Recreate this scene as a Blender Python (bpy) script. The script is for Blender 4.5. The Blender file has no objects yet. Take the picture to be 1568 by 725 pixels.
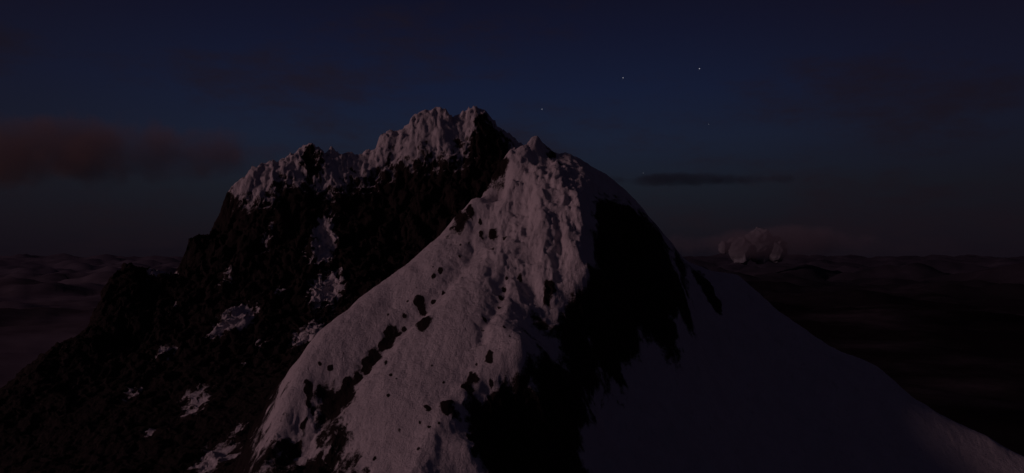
import bpy, math, random
import numpy as np
from mathutils import Vector

random.seed(3); rng=np.random.RandomState(7)
scene=bpy.context.scene
scene.view_settings.view_transform='Standard'
scene.view_settings.look='None'
scene.view_settings.exposure=0
scene.view_settings.gamma=1

# ------------------------------------------------------------ camera
HW=784.0; TAN=0.649; HOR=385.0
K=TAN/HW
PITCH=math.atan((HOR-362)*K)
cd=bpy.data.cameras.new("camera"); cam=bpy.data.objects.new("camera",cd)
scene.collection.objects.link(cam)
cd.sensor_width=36; cd.lens=18/TAN; cd.clip_end=200000; cd.clip_start=0.5
cam.location=(0,0,0); cam.rotation_euler=(math.pi/2+PITCH,0,0)
scene.camera=cam

def W(px,py,d):  # casts a camera-frame pixel out to the chosen depth
    """camera-frame pixel and chosen depth along y -> world metres"""
    a=(px-784)*K; b=(362-py)*K
    c,s=math.cos(PITCH),math.sin(PITCH)
    y=c-b*s; z=s+b*c
    return np.array([a/y*d,d,z/y*d])

# ------------------------------------------------------------ noise
_perm=rng.permutation(256).astype(np.int32); _perm=np.concatenate([_perm,_perm,_perm])
_g=rng.normal(size=(256,3)); _g/=np.linalg.norm(_g,axis=1)[:,None]; _g=_g.astype(np.float32)
def perlin(x,y,z):
    xi=np.floor(x).astype(np.int32); yi=np.floor(y).astype(np.int32); zi=np.floor(z).astype(np.int32)
    xf=(x-xi).astype(np.float32); yf=(y-yi).astype(np.float32); zf=(z-zi).astype(np.float32)
    xi&=255; yi&=255; zi&=255
    f=lambda t:t*t*t*(t*(t*6-15)+10)
    u,v,w=f(xf),f(yf),f(zf)
    def gr(dx,dy,dz):
        h=_perm[_perm[_perm[xi+dx]+yi+dy]+zi+dz]&255
        g=_g[h]
        return g[:,0]*(xf-dx)+g[:,1]*(yf-dy)+g[:,2]*(zf-dz)
    l=lambda a,b,t:a+(b-a)*t
    x00=l(gr(0,0,0),gr(1,0,0),u); x10=l(gr(0,1,0),gr(1,1,0),u)
    x01=l(gr(0,0,1),gr(1,0,1),u); x11=l(gr(0,1,1),gr(1,1,1),u)
    return l(l(x00,x10,v),l(x01,x11,v),w)*1.5
def fbm(x,y,z,s,o,gain=.5,ridged=False,off=0):
    t=np.zeros_like(x,dtype=np.float32); a=1.; n=0.
    for i in range(o):
        p=perlin(x/s+off+i*17.3,y/s+off+i*5.1,z/s-off)
        if ridged: p=1-2*np.abs(p)
        t+=a*p; n+=a; a*=gain; s*=.5
    t/=n
    return t-t.mean() if ridged else t

# ------------------------------------------------------------ control net of the mountain
pts=[]   # x,y,z,rock
def add(P,r): pts.append((P[0],P[1],P[2],r))
def line(lst,r,step=7,behind=()):
    prev=None
    for q in lst:
        rr=q[3] if len(q)>3 else r
        P=W(*q[:3])
        if prev is not None:
            A,ra=prev; n=max(1,int(np.linalg.norm(P-A)/step))
            for i in range(1,n): 
                t=i/n; Q=A+(P-A)*t; add(Q,ra+(rr-ra)*t)
                if i%2==0:
                    for o in behind: add(Q+np.array(o[:3]),o[3])
        add(P,rr)
        for o in behind: add(P+np.array(o[:3]),o[3])
        prev=(P,rr)
# front peak - left crest
line([(822,205,285),(812,212,284),(802,228,283),(788,232,281),(772,242,278),(762,258,275)],.05,4,[(-5,8,-26,.5)])
line([(770,302,268),(748,303,267),(724,304,266),(706,322,263),(690,345,260,.3),(640,392,250),(600,422,243),(560,450,236),(520,482,228),(490,505,222),(465,545,212,.2),(440,600,200,.35),(425,660,190,.5),(405,724,180,.6),(380,800,168,.6)],.1,6,[(-18,14,-24,.8)])
# front peak - right crest
line([(822,205,285),(836,222,287),(850,237,289),(866,236,289),(890,248,291),(930,272,292),(975,310,292,.4),(1020,362,294,.35),(1060,410,295,.2),(1130,422,305),(1200,480,300),(1270,530,292),(1340,560,285),(1400,610,278),(1470,650,268),(1568,700,258),(1720,780,245)],.1,7,[(22,32,-42,.3),(60,90,-130,.5)])
for q in [ # snow face
 (560,724,172,.45),(620,724,166,.1),(700,724,168,.05),(600,800,152,.1),(700,800,152,.1),(500,724,178,.75),(450,700,186,.7),(480,660,192,.6),
 (530,650,187,.6),(600,640,182,.05),(680,635,181,.1),(500,600,201,.42),(540,590,200,.2),(600,575,198,.05),(700,560,197,.05),(800,535,197,.1),
 (560,530,212,.1),(620,500,216,.1),(700,480,215,.02),(780,470,216,.05),(600,465,228,.1),(660,430,232,.1),(700,410,236,.05),(760,410,233,.05),(810,440,226,.1),
 (730,350,255,.1),(770,350,250,.1),(800,330,250,.05),(840,330,246,.1),(880,320,248,.1),(830,390,237,.12),(880,390,234,.15),(840,445,224,.15),(900,420,230,.3),
 (785,256,270,0),(820,252,274,0),(850,258,266,0),(890,266,268,0),(780,285,264,0),(800,295,260,0),(860,292,255,0),(840,240,283,0),(925,290,275,.2),(785,320,257,0),
 # right hand rock wall
 (925,320,262,.75),(975,335,270,.9),(930,380,248,1),(990,400,262,1),(1035,425,270,.9),(930,440,240,1),(1000,470,255,1),(1045,465,262,.8),
 (1020,505,252,.9),(960,520,238,1.),(880,480,224,1),(825,490,216,.9),(820,520,207,.8),(880,530,216,1),(940,570,226,.9),(900,570,214,.75),
 # lower outcrop
 (835,550,200,.8),(770,595,191,.75),(715,640,183,.75),(750,690,180,1),(790,650,188,1),(840,610,196,1),(860,680,191,1),(780,740,175,1),(850,740,181,.9),(885,640,201,.75),(890,724,192,.75),
 (720,690,172,.2),
 # right shadow slope
 (970,600,230,.05),(925,650,212,.2),(960,724,200,0),(1090,724,222,0),(1030,640,232,0),(1100,600,254,0),(1070,520,268,.05),(1100,500,280,0),(1090,440,290,.2),
 (1200,600,274,0),(1200,530,288,0),(1250,724,246,0),(1400,724,254,0),(1350,640,268,0),(1480,700,258,0),(1200,800,226,0),(1000,800,188,0),(850,800,168,.5),(1500,760,246,0),(1600,850,225,0)]:
    add(W(*q[:3]),q[3])
# back peak crest
line([(850,262,540),(800,226,530),(775,204,527),(762,196,525),(750,182,523),(742,168,520),(722,163,518),(708,170,517),(702,182,516),(694,182,516),(686,174,515),(682,168,514),(668,165,513),(650,171,511),(632,180,509),(622,190,508),(612,200,506),(600,200,505),(582,210,503),(574,230,502),(562,232,500),(548,240,498),(536,232,497),(520,232,496),(508,226,494),(496,236,492),(486,224,489),(462,222,487),(452,238,484),(440,234,481),(430,244,480),(412,248,477),(400,256,474),(388,258,472),(372,272,470),(350,296,466,.3)],.12,5,[(0,40,-60,.3),(0,160,-200,.5)])
line([(350,296,466,.4),(344,306,464,.7),(340,356,460,.9),(325,358,459,.9),(298,362,452,.9),(290,376,449,.9),(284,424,446,.9),(235,418,440,.8),(183,428,432,.9),(172,448,428,.9),(150,472,418,.9),(125,530,402,.9),(60,565,384,.9),(0,604,362,.9),(-200,700,335,.9)],.9,6,[(-6,35,-60,.8),(-20,160,-190,.7)])
for q in [(775,240,505,.8),(745,215,505,.85),(760,300,480,1),(700,220,503,.5),(700,300,478,1),(650,215,500,.4),(650,300,478,1),(600,240,496,.4),(600,300,480,1),(600,380,458,1),
 (540,262,488,.4),(540,310,472,1),(480,262,478,.5),(480,320,464,1),(430,270,470,.4),(430,330,456,1),(380,300,462,.5),(380,350,448,1),(660,370,462,1),(520,400,442,1),
 (420,400,438,1),(320,400,440,1),(500,470,416,.85),(400,480,408,.9),(300,470,416,1),(220,460,418,1),(330,550,375,.9),(430,540,382,.9),(200,540,386,1),(250,620,335,.9),(400,620,322,.9),
 (100,600,350,1),(300,724,272,.85),(180,724,272,1),(60,724,280,1),(-60,760,285,1),(370,700,282,.8),(300,850,230,.9),(0,850,240,1),(-300,850,260,1)]:
    add(W(*q[:3]),q[3])
for P in [(-600,300,-260),(-600,600,-420),(-600,900,-500),(0,950,-520),(500,900,-500),(600,500,-420),(600,200,-300),(450,120,-190),(0,60,-90),(-300,80,-130),(150,60,-120),(-600,60,-200)]:
    add(np.array(P,float),.7)
def dedupe(p,r):
    keep=[]
    for i,a in enumerate(p):
        if all(np.hypot(*(p[j,:2]-a[:2]))>r for j in keep): keep.append(i)
    return p[keep]
def rbf_fit(p,vals,C,reg):
    N=len(p)
    D=np.sqrt(((p[:,None,:2]-p[None,:,:2])**2).sum(-1)+C*C)
    Pm=np.c_[np.ones(N),p[:,:2]]
    A=np.zeros((N+3,N+3)); A[:N,:N]=D-np.eye(N)*reg; A[:N,N:]=Pm; A[N:,:N]=Pm.T
    rhs=np.zeros(N+3); rhs[:N]=vals
    return p[:,:2].astype(np.float32),np.linalg.solve(A,rhs).astype(np.float32),C
def rbf(m,x,y):
    p,S,C=m; N=len(p); out=np.empty(len(x),np.float32)
    for i in range(0,len(x),8000):
        a=x[i:i+8000].astype(np.float32); b=y[i:i+8000].astype(np.float32)
        d=np.subtract.outer(a,p[:,0]); d*=d; e=np.subtract.outer(b,p[:,1]); e*=e; d+=e; d+=np.float32(C*C); np.sqrt(d,out=d)
        out[i:i+8000]=d@S[:N]+S[N]+a*S[N+1]+b*S[N+2]
    return out
pts=dedupe(np.array(pts),1.2)
HM=rbf_fit(pts,pts[:,2],1.0,.02)
print("controls",len(pts))
def hit(px,py,d0=150,d1=620):
    ds=np.arange(d0,d1,1.0); P=W(px,py,1.0)
    z=rbf(HM,P[0]*ds,ds); k=np.where(z>P[2]*ds)[0]
    d=ds[k[0]] if len(k) else d1
    return P*d
# extra pixel-placed marks of what is bare rock (1) and what holds snow (0)
cover=[(870,440,.0),(890,425,.1),(855,462,.1),(835,470,.1),(905,400,.15),(900,360,.1),(895,320,.05),(915,305,.3),(925,350,.75),(930,405,.8),(912,445,.85),(875,475,.85),(820,486,.75),(806,500,.25),(800,470,0),(850,410,0),(870,370,0),(820,440,.1),
 (812,530,.2),(850,536,.35),(835,535,.1),(790,530,0),(790,575,.15),(760,590,.2),(735,618,.2),(700,640,.2),(700,660,.3),(722,650,.75),(745,650,1),(735,700,.7),(715,724,.3),(700,700,0),
 (960,590,.25),(975,560,.3),(1000,530,.35),(1040,500,.4),(1070,470,.15),(1065,440,.3),(1050,520,.1),(930,600,.3),(900,610,.5),(920,640,.1),(900,680,.1),(915,724,.1),(1000,600,0),(990,560,.1),(885,620,.8),(880,680,.7),
 (1000,350,.55),(1040,400,.6),(960,310,.5),(945,300,.5),(1015,395,1),(960,350,1),
 (500,640,.64),(520,680,.78),(480,700,.72),(530,720,.72),(450,720,.78),(440,680,.72),(470,610,.42),(565,700,.2),(555,650,.3),(450,640,.52),(510,612,.55),(480,570,.2),(520,540,.05),(560,490,0),(640,430,0),(580,610,.05),(575,660,.05),(585,724,.05),
 # crown of the far peak
 (740,190,.7),(728,205,.5),(712,190,.1),(690,205,.05),(668,195,0),(668,215,.1),(640,205,0),(640,235,.3),(615,220,0),(610,250,.4),(585,240,.1),(580,265,.5),(555,248,0),(550,275,.3),(520,245,0),(515,280,.3),(490,240,.75),(470,240,.8),(470,268,.3),(495,275,.2),(535,300,.6),(500,300,.6),
 (445,255,.05),(440,280,.35),(415,262,0),(410,285,.2),(395,272,0),(385,290,.15),(365,290,.15),(358,308,.35),(375,320,.5),(400,320,.6),(440,310,.7),(700,230,.3),(690,255,.55),(660,240,.3),(650,265,.6),(620,275,.65),(580,295,.75),(710,280,.8),(750,230,1),(765,260,1),(700,340,1)]
cp=[(p[0],p[1],0,p[3]) for p in pts]+[(*hit(a,b)[:2],0,c) for a,b,c in cover]
cp=np.array(cp)[::-1]; cp=dedupe(cp,1.5)
CM=rbf_fit(cp,cp[:,3],1.0,.5)

# ------------------------------------------------------------ terrain mesh
NR,NC=1000,1080
y=np.concatenate([np.geomspace(110,330,540,endpoint=False),np.geomspace(330,560,390,endpoint=False),np.geomspace(560,1000,70)])
t=np.linspace(-0.90,0.90,NC)
T,Y=np.meshgrid(t,y); X=(T*(Y*0.9+25)).ravel(); Y=Y.ravel()
Z=rbf(HM,X,Y); R=np.clip(rbf(CM,X,Y),0,1)
rk=np.clip((R-.25)/.5,0,1)
wx=fbm(X,Y,Z,4,3,.65,False,71.)*3.2; wy=fbm(X,Y,Z,4,3,.65,False,87.)*3.6
# small outcrops in the snow (+) and snow patches in the rock (-)
blobs=[(640,458,1.6,1),(648,466,1.0,1),(652,492,1.5,1),(646,505,1.2,1),(602,506,1.9,1),(592,520,1.5,1),(572,543,1.7,1),(563,553,1.2,1),(752,550,1.1,1),(748,556,.8,1),(724,586,1.2,1),(714,602,1.2,1),(686,636,1.4,1),(742,485,.7,1),(740,500,.6,1),
 (768,446,1.0,1),(770,432,.7,1),(764,462,.7,1),(775,418,.5,1),(756,355,1.3,1),(772,358,.8,1),(738,362,.7,1),(718,322,1.0,1),
 (798,420,.8,1),(842,440,1.1,1),(838,455,.9,1),(535,590,1.4,1),(522,606,1.7,1),(550,572,1.1,1),(700,330,.9,1),(655,634,.6,1),(662,560,.4,1),(596,610,.45,1),(680,590,.4,1),(1082,444,2.8,1),(1090,456,1.6,1),(845,240,1.8,1),(856,249,1.4,1),(640,690,.5,1),(612,660,.4,1),(655,660,.5,1),(625,672,.35,1),
 (680,438,.7,1),(666,450,.6,1),(620,480,.7,1),(730,560,.4,1),(590,555,.5,1),(705,375,.5,1),(930,340,1,1),
 (490,377,8,-1),(500,370,5,-1),(498,350,4,-1),(412,370,3.5,-1),(500,446,7,-1),(515,438,4,-1),(485,450,4,-1),(350,424,4.5,-1),(375,480,6,-1),(360,495,5,-1),(335,505,5,-1),(480,510,5,-1),(460,518,4,-1),(252,538,4,-1),(300,610,5,-1),(295,630,4,-1),(330,700,5,-1),(322,715,4,-1),(205,600,3,-1),(545,645,2,-1),(455,640,3,-1),(470,690,2.,-1),(500,700,1.5,-1),(240,416,5,-1),(265,420,4,-1),(430,450,2,-1),(400,530,2.5,-1),(370,560,2,-1),(365,655,2,-1),(270,470,2,-1),(230,660,2,-1)]
rs=random.Random(11)
for k in range(34):   # loose rocks along the western rim of the snow face
    u=rs.random(); px=440+u*290+rs.uniform(-14,22); py=640-u*285+rs.uniform(-26,40)
    blobs.append((px,py,rs.uniform(.3,.75),1))
for k in range(16):
    blobs.append((rs.uniform(570,780),rs.uniform(500,720),rs.uniform(.22,.45),1))
small=np.zeros_like(R)
for (px,py,r,sg) in blobs:
    P=hit(px,py); k=min(1,r/2.2) if sg>0 else 1.7
    w_=np.where((np.abs(X-P[0])<r*5+6)&(np.abs(Y-P[1])<r*6+8))[0]
    dx=X[w_]+wx[w_]*k-P[0]; dy=(Y[w_]+wy[w_]*k-P[1])
    if sg>0: dx,dy=dx*.8+dy*.35,dy*.8-dx*.25
    e=np.exp(-((dx*dx+dy*dy*.4)/(r*r)))
    if sg>0: R[w_]+=e*.85; small[w_]=np.maximum(small[w_],e*min(1,r/2)); Z[w_]+=e*r*.12
    else: R[w_]-=e*.7
R=np.clip(R,0,1)
# gullies / folds in the snow face
def gully(lst,depth,width):
    global Z
    H=[hit(a,b) for a,b in lst]; best=np.full(len(X),1e9,np.float32)
    for A,B in zip(H[:-1],H[1:]):
        ax,ay=A[:2]; bx,by=B[0]-ax,B[1]-ay; L=bx*bx+by*by+1e-6
        tt=np.clip(((X+wx*.6-ax)*bx+(Y+wy*.6-ay)*by)/L,0,1)
        best=np.minimum(best,np.hypot(X+wx*.6-ax-bx*tt,Y+wy*.6-ay-by*tt))
    Z-=depth*np.exp(-(best/width)**2)
gully([(765,362),(735,375),(690,425),(650,470),(600,515),(560,560),(520,610),(500,650)],2.2,3.5)
gully([(778,412),(768,430),(764,460),(745,490),(735,520)],1.6,2.2)
gully([(800,300),(805,360),(800,420),(830,465)],1.8,3)
gully([(850,300),(855,360),(862,420)],1.4,2.2)
gully([(885,300),(890,350),(885,400)],-1.6,2.5)
gully([(830,300),(828,350),(835,400)],-1.4,2.2)
gully([(790,545),(740,590),(700,630),(660,680),(640,724)],-1.4,3)
gully([(945,600),(985,650),(1060,700),(1120,760)],-2.5,5)
big=fbm(X,Y,Z,38,5,.55,True); med=fbm(X,Y,Z*.35,11,5,.6,True,3.3); fine=fbm(X,Y,Z,3.2,4,.65,False,9.1)
drift=fbm(X+Y*.3,Y*.5,Z*.5,14,5,.55,False,33.)
Pc=hit(850,350); rime=np.exp(-(((X-Pc[0])/20)**2+((Y-Pc[1])/30)**2))
Pt=hit(830,260); rime=np.clip(rime+.6*np.exp(-(((X-Pt[0])/28)**2+((Y-Pt[1])/17)**2)),0,1)*(1-rk)
flut=fbm(X,Y*.5,Z*.4,7,5,.62,True,6.2); puff=np.abs(fbm(X,Y,Z,4.5,4,.55,False,15.)); ribs=fbm(X,Y*.2,Z*.2,5,4,.6,True,44.)
Z=Z+rk*(big*3.4+med*2.8+fine*.8)+(1-rk)*(big*.6+med*.35+drift*1.5+fine*.2+ribs*.25)+small*fine*.8+rime*(flut*2.2+ribs*1.6+puff*2.8-.7)
far=np.clip((Y-330)/80,0,1)
spire=fbm(X,Y*.6,Z*0,7,5,.66,True,27.)
Z+=far*(med*1.2+fine*1.8+spire*4.4)
a1=fbm(X,Y,Z*.4,9,5,.62,False,21.); a2=fbm(X,Y,Z*.4,9,5,.62,False,41.)
X2=X+a1*(rk*3.4+rime*1.7+far*2.2); Y2=Y+a2*(rk*3.4+rime*2.6+far*5)
Gx=X2.reshape(NR,NC);Gy=Y2.reshape(NR,NC);Gz=Z.reshape(NR,NC)
du=np.stack([np.gradient(a,axis=1) for a in (Gx,Gy,Gz)],-1); dv=np.stack([np.gradient(a,axis=0) for a in (Gx,Gy,Gz)],-1)
n=np.cross(du,dv); n/=np.linalg.norm(n,axis=-1,keepdims=True)+1e-9
nz=np.abs(n[...,2]).ravel()
vert=fbm(X2,Y2*.8,Z*.22,6,4,.6,False,60.)
R=R+ (R*(1.1-R)*1.6)*(vert*1.2) + (0.58-nz)*(.30+far*.2)*np.clip(R*3,0,1)
me=bpy.data.meshes.new("mountain")
co=np.c_[X2,Y2,Z].astype(np.float32)
me.vertices.add(len(co)); me.vertices.foreach_set("co",co.ravel())
i=np.arange(NR*NC).reshape(NR,NC)
q=np.stack([i[:-1,:-1],i[:-1,1:],i[1:,1:],i[1:,:-1]],-1).reshape(-1,4).astype(np.int32)
me.loops.add(q.size); me.loops.foreach_set("vertex_index",q.ravel())
me.polygons.add(len(q)); me.polygons.foreach_set("loop_start",np.arange(0,q.size,4,dtype=np.int32))
me.update(calc_edges=True)
me.polygons.foreach_set("use_smooth",np.ones(len(q),bool))
at=me.attributes.new("rock",'FLOAT','POINT'); at.data.foreach_set("value",R.astype(np.float32))
mt=bpy.data.objects.new("snowy_mountain",me); scene.collection.objects.link(mt)

# ------------------------------------------------------------ materials
def newmat(name):
    m=bpy.data.materials.new(name); m.use_nodes=True; nt=m.node_tree; nt.nodes.clear(); return m,nt
def nd(nt,t,**k):
    n=nt.nodes.new(t)
    for a,b in k.items():
        if a in n.inputs.keys(): n.inputs[a].default_value=b
        else: setattr(n,a,b)
    return n
def mth(nt,op,a,b=None,c=None,clamp=False):
    n=nt.nodes.new('ShaderNodeMath'); n.operation=op; n.use_clamp=clamp
    for i,v in enumerate((a,b,c)):
        if v is None: continue
        if isinstance(v,(int,float)): n.inputs[i].default_value=v
        else: nt.links.new(v,n.inputs[i])
    return n.outputs[0]
def mixc(nt,f,a,b):
    n=nt.nodes.new('ShaderNodeMix'); n.data_type='RGBA'
    for s,v in ((0,f),(6,a),(7,b)):
        if hasattr(v,'is_linked'): nt.links.new(v,n.inputs[s])
        else: n.inputs[s].default_value=v if s==0 else (*v,1)
    return n.outputs[2]
def sstep(nt,v,a,b):
    n=nt.nodes.new('ShaderNodeMapRange'); n.interpolation_type='SMOOTHSTEP'
    nt.links.new(v,n.inputs[0]); n.inputs[1].default_value=a; n.inputs[2].default_value=b
    return n.outputs[0]
def noise(nt,vec,scale,det=5,rough=.6):
    n=nt.nodes.new('ShaderNodeTexNoise'); n.inputs['Scale'].default_value=scale; n.inputs['Detail'].default_value=det; n.inputs['Roughness'].default_value=rough
    nt.links.new(vec,n.inputs['Vector']); return n.outputs[0]

m,nt=newmat("snow_and_rock")
out=nd(nt,'ShaderNodeOutputMaterial'); bs=nd(nt,'ShaderNodeBsdfPrincipled')
bs.inputs['Roughness'].default_value=.8; bs.inputs['Specular IOR Level'].default_value=.12
nt.links.new(bs.outputs[0],out.inputs[0])
geo=nd(nt,'ShaderNodeNewGeometry'); at=nd(nt,'ShaderNodeAttribute',attribute_name="rock")
pos=geo.outputs['Position']
mp=nd(nt,'ShaderNodeMapping'); mp.inputs['Scale'].default_value=(1,.8,.4); nt.links.new(pos,mp.inputs[0])
n1=noise(nt,mp.outputs[0],.4,7,.72); n2=noise(nt,pos,.12,4,.6); n3=noise(nt,pos,1.8,5,.75)
f=mth(nt,'ADD',at.outputs['Fac'],mth(nt,'MULTIPLY',mth(nt,'SUBTRACT',n1,.5),.95))
f=mth(nt,'ADD',f,mth(nt,'MULTIPLY',mth(nt,'SUBTRACT',n3,.5),.5))
fac=sstep(nt,f,.43,.60)
snow=mixc(nt,n2,(.63,.57,.58),(.86,.79,.80))
dirt=sstep(nt,n1,.52,.8)
snow=mixc(nt,mth(nt,'MULTIPLY',dirt,.5),snow,(.34,.28,.27))
snow=mixc(nt,mth(nt,'MULTIPLY',sstep(nt,n3,.50,.8),.4),snow,(.34,.29,.29))
rock=mixc(nt,n1,(.012,.008,.008),(.055,.035,.032))
nt.links.new(mixc(nt,fac,snow,rock),bs.inputs['Base Color'])
bmp=nd(nt,'ShaderNodeBump'); bmp.inputs['Distance'].default_value=1.0
h=mth(nt,'ADD',mth(nt,'MULTIPLY',n1,mth(nt,'MULTIPLY_ADD',fac,1.6,1.2)),mth(nt,'MULTIPLY',n3,.36))
nt.links.new(h,bmp.inputs['Height']); bmp.inputs['Strength'].default_value=.9
nt.links.new(bmp.outputs[0],bs.inputs['Normal'])
me.materials.append(m)

# ------------------------------------------------------------ valley floor / cloud deck to the horizon
def ring_sheet(name,z,r0,r1,nr,na,sc):
    r=np.geomspace(r0,r1,nr); a=np.linspace(0,2*math.pi,na,endpoint=False)
    Rr,Aa=np.meshgrid(r,a,indexing='ij'); x=(Rr*np.cos(Aa)).ravel(); yy=(Rr*np.sin(Aa)).ravel(); rr=Rr.ravel()
    amp=170+750*np.clip((rr-9000)/22000,0,1)
    lump=np.abs(fbm(x,yy,x*0,sc,6,.52))*1.6-.3
    zz=z+lump*amp+np.clip((rr-15000)/60000,0,1)*400
    v=np.c_[x,yy,zz]; idx=np.arange(nr*na).reshape(nr,na); nx=np.roll(idx,-1,1)
    f=np.stack([idx[:-1],idx[1:],nx[1:],nx[:-1]],-1).reshape(-1,4)
    f=f.tolist()+[list(idx[0])]
    mm=bpy.data.meshes.new(name); mm.from_pydata(v.tolist(),[],f); mm.polygons.foreach_set("use_smooth",[True]*len(mm.polygons)); mm.update()
    o=bpy.data.objects.new(name,mm); scene.collection.objects.link(o); return o
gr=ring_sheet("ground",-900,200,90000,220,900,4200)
m,nt=newmat("valley_and_low_cloud")
out=nd(nt,'ShaderNodeOutputMaterial'); bs=nd(nt,'ShaderNodeBsdfDiffuse'); nt.links.new(bs.outputs[0],out.inputs[0])
geo=nd(nt,'ShaderNodeNewGeometry'); pos=geo.outputs['Position']
sp=nd(nt,'ShaderNodeSeparateXYZ'); nt.links.new(pos,sp.inputs[0])
a=noise(nt,pos,.0004,8,.65)
left=sstep(nt,sp.outputs[0],3500,-2500)
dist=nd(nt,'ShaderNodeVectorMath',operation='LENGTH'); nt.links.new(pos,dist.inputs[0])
far_haze=sstep(nt,dist.outputs['Value'],9000,45000)
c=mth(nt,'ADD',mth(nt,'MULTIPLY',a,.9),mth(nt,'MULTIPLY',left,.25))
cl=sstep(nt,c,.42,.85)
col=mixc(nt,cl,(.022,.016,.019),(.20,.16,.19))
col=mixc(nt,mth(nt,'MULTIPLY',far_haze,.5),col,(.15,.14,.19))  # distance haze put into the albedo, fading the deck towards the horizon sky
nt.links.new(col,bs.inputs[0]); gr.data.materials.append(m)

# ------------------------------------------------------------ clouds
def cloud(name,px,py,d,rx,ry,rz,dens,colr,nscale,thr=.45):
    P=W(px,py,d)
    bpy.ops.mesh.primitive_ico_sphere_add(subdivisions=4,radius=1,location=P)
    o=bpy.context.object; o.name=name; o.data.name=name; o.scale=(rx,ry,rz)
    m,nt=newmat(name+"_vapour")
    out=nd(nt,'ShaderNodeOutputMaterial'); pv=nd(nt,'ShaderNodeVolumePrincipled'); nt.links.new(pv.outputs[0],out.inputs['Volume'])
    pv.inputs['Color'].default_value=(*colr,1); pv.inputs['Anisotropy'].default_value=0
    tc=nd(nt,'ShaderNodeTexCoord'); g=nd(nt,'ShaderNodeNewGeometry')
    ln=nd(nt,'ShaderNodeVectorMath',operation='LENGTH'); nt.links.new(tc.outputs['Object'],ln.inputs[0])
    n=noise(nt,g.outputs['Position'],nscale,5,.6)
    e=mth(nt,'SUBTRACT',1.0,ln.outputs['Value'])
    v=mth(nt,'ADD',mth(nt,'MULTIPLY',e,.9),mth(nt,'MULTIPLY',mth(nt,'SUBTRACT',n,thr+.22),1.8))
    v=sstep(nt,v,0,.40)
    nt.links.new(mth(nt,'MULTIPLY',v,dens),pv.inputs['Density'])
    o.data.materials.append(m); return o
cloud("cloud",70,236,3000,1050,280,180,.004,(.72,.47,.42),.005,.37)
cloud("cloud",350,232,3400,360,120,65,.003,(.45,.42,.6),.008,.38)
cloud("cloud",1040,275,3000,560,120,34,.007,(.12,.10,.14),.008,.39)
cloud("cloud",1165,372,9000,1500,500,230,.0020,(.62,.52,.60),.0012,.36)
# distant sunlit cumulus: one lumpy mesh standing in the cloud deck
import bmesh
bm=bmesh.new(); P0=W(1162,370,30000)
for dx,dz,r in [(0,120,380),(-260,20,330),(-560,-80,320),(230,40,320),(120,280,280),(-900,-180,300),(520,-90,280),(-1300,-240,260),(800,-210,240),(0,-300,500),(-700,-400,450),(600,-400,400)]:
    g=bmesh.ops.create_icosphere(bm,subdivisions=5,radius=r)
    bmesh.ops.translate(bm,verts=g['verts'],vec=Vector((P0[0]+dx,P0[1]+rng.uniform(-240,240),P0[2]+dz)))
cm=bpy.data.meshes.new("cumulus_cloud"); bm.to_mesh(cm); bm.free()
v=np.empty(len(cm.vertices)*3,np.float32); cm.vertices.foreach_get("co",v); v=v.reshape(-1,3)
d=np.c_[fbm(v[:,0],v[:,1],v[:,2],420,3,.45,False,5.),fbm(v[:,0],v[:,1],v[:,2],420,3,.45,False,15.),fbm(v[:,0],v[:,1],v[:,2],420,3,.45,False,25.)]
v+=d*200; cm.vertices.foreach_set("co",v.astype(np.float32).ravel()); cm.polygons.foreach_set("use_smooth",[True]*len(cm.polygons)); cm.update()
co_=bpy.data.objects.new("cumulus_cloud",cm); scene.collection.objects.link(co_)
m,nt=newmat("cumulus"); out=nd(nt,'ShaderNodeOutputMaterial'); b_=nd(nt,'ShaderNodeBsdfDiffuse'); b_.inputs[0].default_value=(.23,.23,.26,1); nt.links.new(b_.outputs[0],out.inputs[0]); cm.materials.append(m)

# ------------------------------------------------------------ stars
bm=bmesh.new()
for px,py,r in [(1071,105,13),(954,119,11),(830,167,9),(1085,190,5),(985,265,5)]:
    P=W(px,py,20000)
    g=bmesh.ops.create_icosphere(bm,subdivisions=2,radius=r)
    bmesh.ops.translate(bm,verts=g['verts'],vec=Vector(P))
ms=bpy.data.meshes.new("stars"); bm.to_mesh(ms); bm.free()
st=bpy.data.objects.new("stars",ms); scene.collection.objects.link(st)
m,nt=newmat("star_light"); out=nd(nt,'ShaderNodeOutputMaterial'); e=nd(nt,'ShaderNodeEmission'); e.inputs[0].default_value=(.85,.85,1,1); e.inputs[1].default_value=.40
nt.links.new(e.outputs[0],out.inputs[0]); ms.materials.append(m)

# ------------------------------------------------------------ light
S=Vector((-.92,-.30,.26)).normalized()
sd=bpy.data.lights.new("sun",'SUN'); sd.energy=.39; sd.angle=math.radians(9); sd.color=(1,.60,.66)
so=bpy.data.objects.new("sun",sd); scene.collection.objects.link(so)
so.rotation_euler=S.to_track_quat('Z','Y').to_euler()

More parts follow.
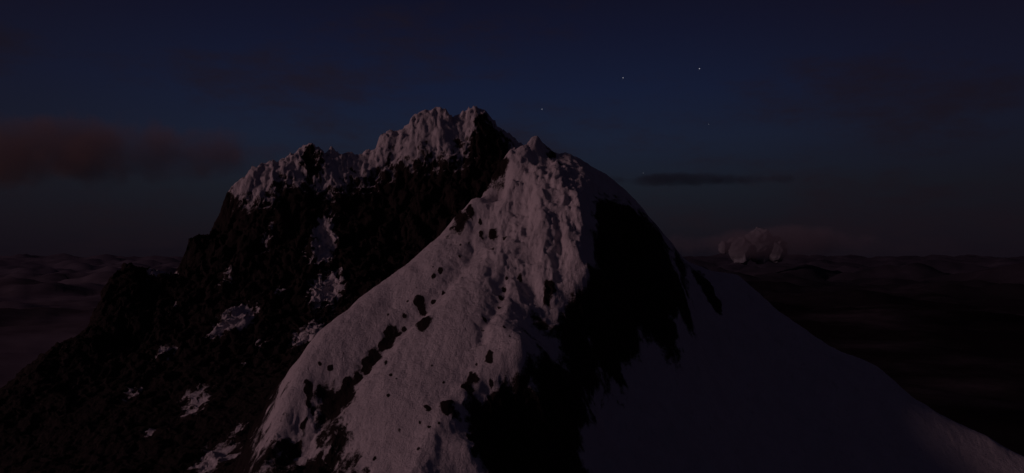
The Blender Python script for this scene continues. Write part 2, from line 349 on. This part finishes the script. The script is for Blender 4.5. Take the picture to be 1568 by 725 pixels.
w=bpy.data.worlds.new("World"); scene.world=w; w.use_nodes=True; nt=w.node_tree; nt.nodes.clear()
out=nd(nt,'ShaderNodeOutputWorld'); bg=nd(nt,'ShaderNodeBackground'); nt.links.new(bg.outputs[0],out.inputs[0])
sky=nd(nt,'ShaderNodeTexSky'); sky.sky_type='NISHITA'; sky.sun_disc=False
sky.sun_elevation=math.radians(-4); sky.sun_rotation=math.atan2(S.x,S.y)
tc=nd(nt,'ShaderNodeTexCoord'); sp=nd(nt,'ShaderNodeSeparateXYZ'); nt.links.new(tc.outputs['Generated'],sp.inputs[0])
def lin(r,g,b):
    f=lambda c:(c/255/12.92) if c/255<=.04045 else ((c/255+.055)/1.055)**2.4
    return (f(r),f(g),f(b))
rp=nd(nt,'ShaderNodeValToRGB'); cr=rp.color_ramp
stops=[(0,(18,15,22)),(.03,(22,21,28)),(.08,(24,28,37)),(.14,(24,31,49)),(.20,(20,27,50)),(.27,(17,20,41)),(.34,(15,14,30)),(1,(11,10,19))]
cr.elements[0].position=0; cr.elements[0].color=(*lin(*stops[0][1]),1)
cr.elements[1].position=1; cr.elements[1].color=(*lin(*stops[-1][1]),1)
for p,c in stops[1:-1]:
    el=cr.elements.new(p); el.color=(*lin(*c),1)
nt.links.new(sp.outputs[2],rp.inputs[0])
mp=nd(nt,'ShaderNodeMapping'); mp.inputs['Scale'].default_value=(1,1,3.0); nt.links.new(tc.outputs['Generated'],mp.inputs[0])
nv=noise(nt,mp.outputs[0],3.6,7,.65)
veil=sstep(nt,nv,.47,.70)
side=sstep(nt,mth(nt,'ABSOLUTE',mth(nt,'ADD',sp.outputs[0],.04)),.18,.62)
col=mixc(nt,mth(nt,'MULTIPLY',veil,.65),rp.outputs[0],lin(27,20,26))
col=mixc(nt,mth(nt,'MULTIPLY',side,.5),col,lin(19,13,20))
add_=nt.nodes.new('ShaderNodeMix'); add_.data_type='RGBA'; add_.blend_type='ADD'; add_.inputs[0].default_value=.02
nt.links.new(col,add_.inputs[6]); nt.links.new(sky.outputs[0],add_.inputs[7])
nt.links.new(add_.outputs[2],bg.inputs[0]); bg.inputs[1].default_value=1.0
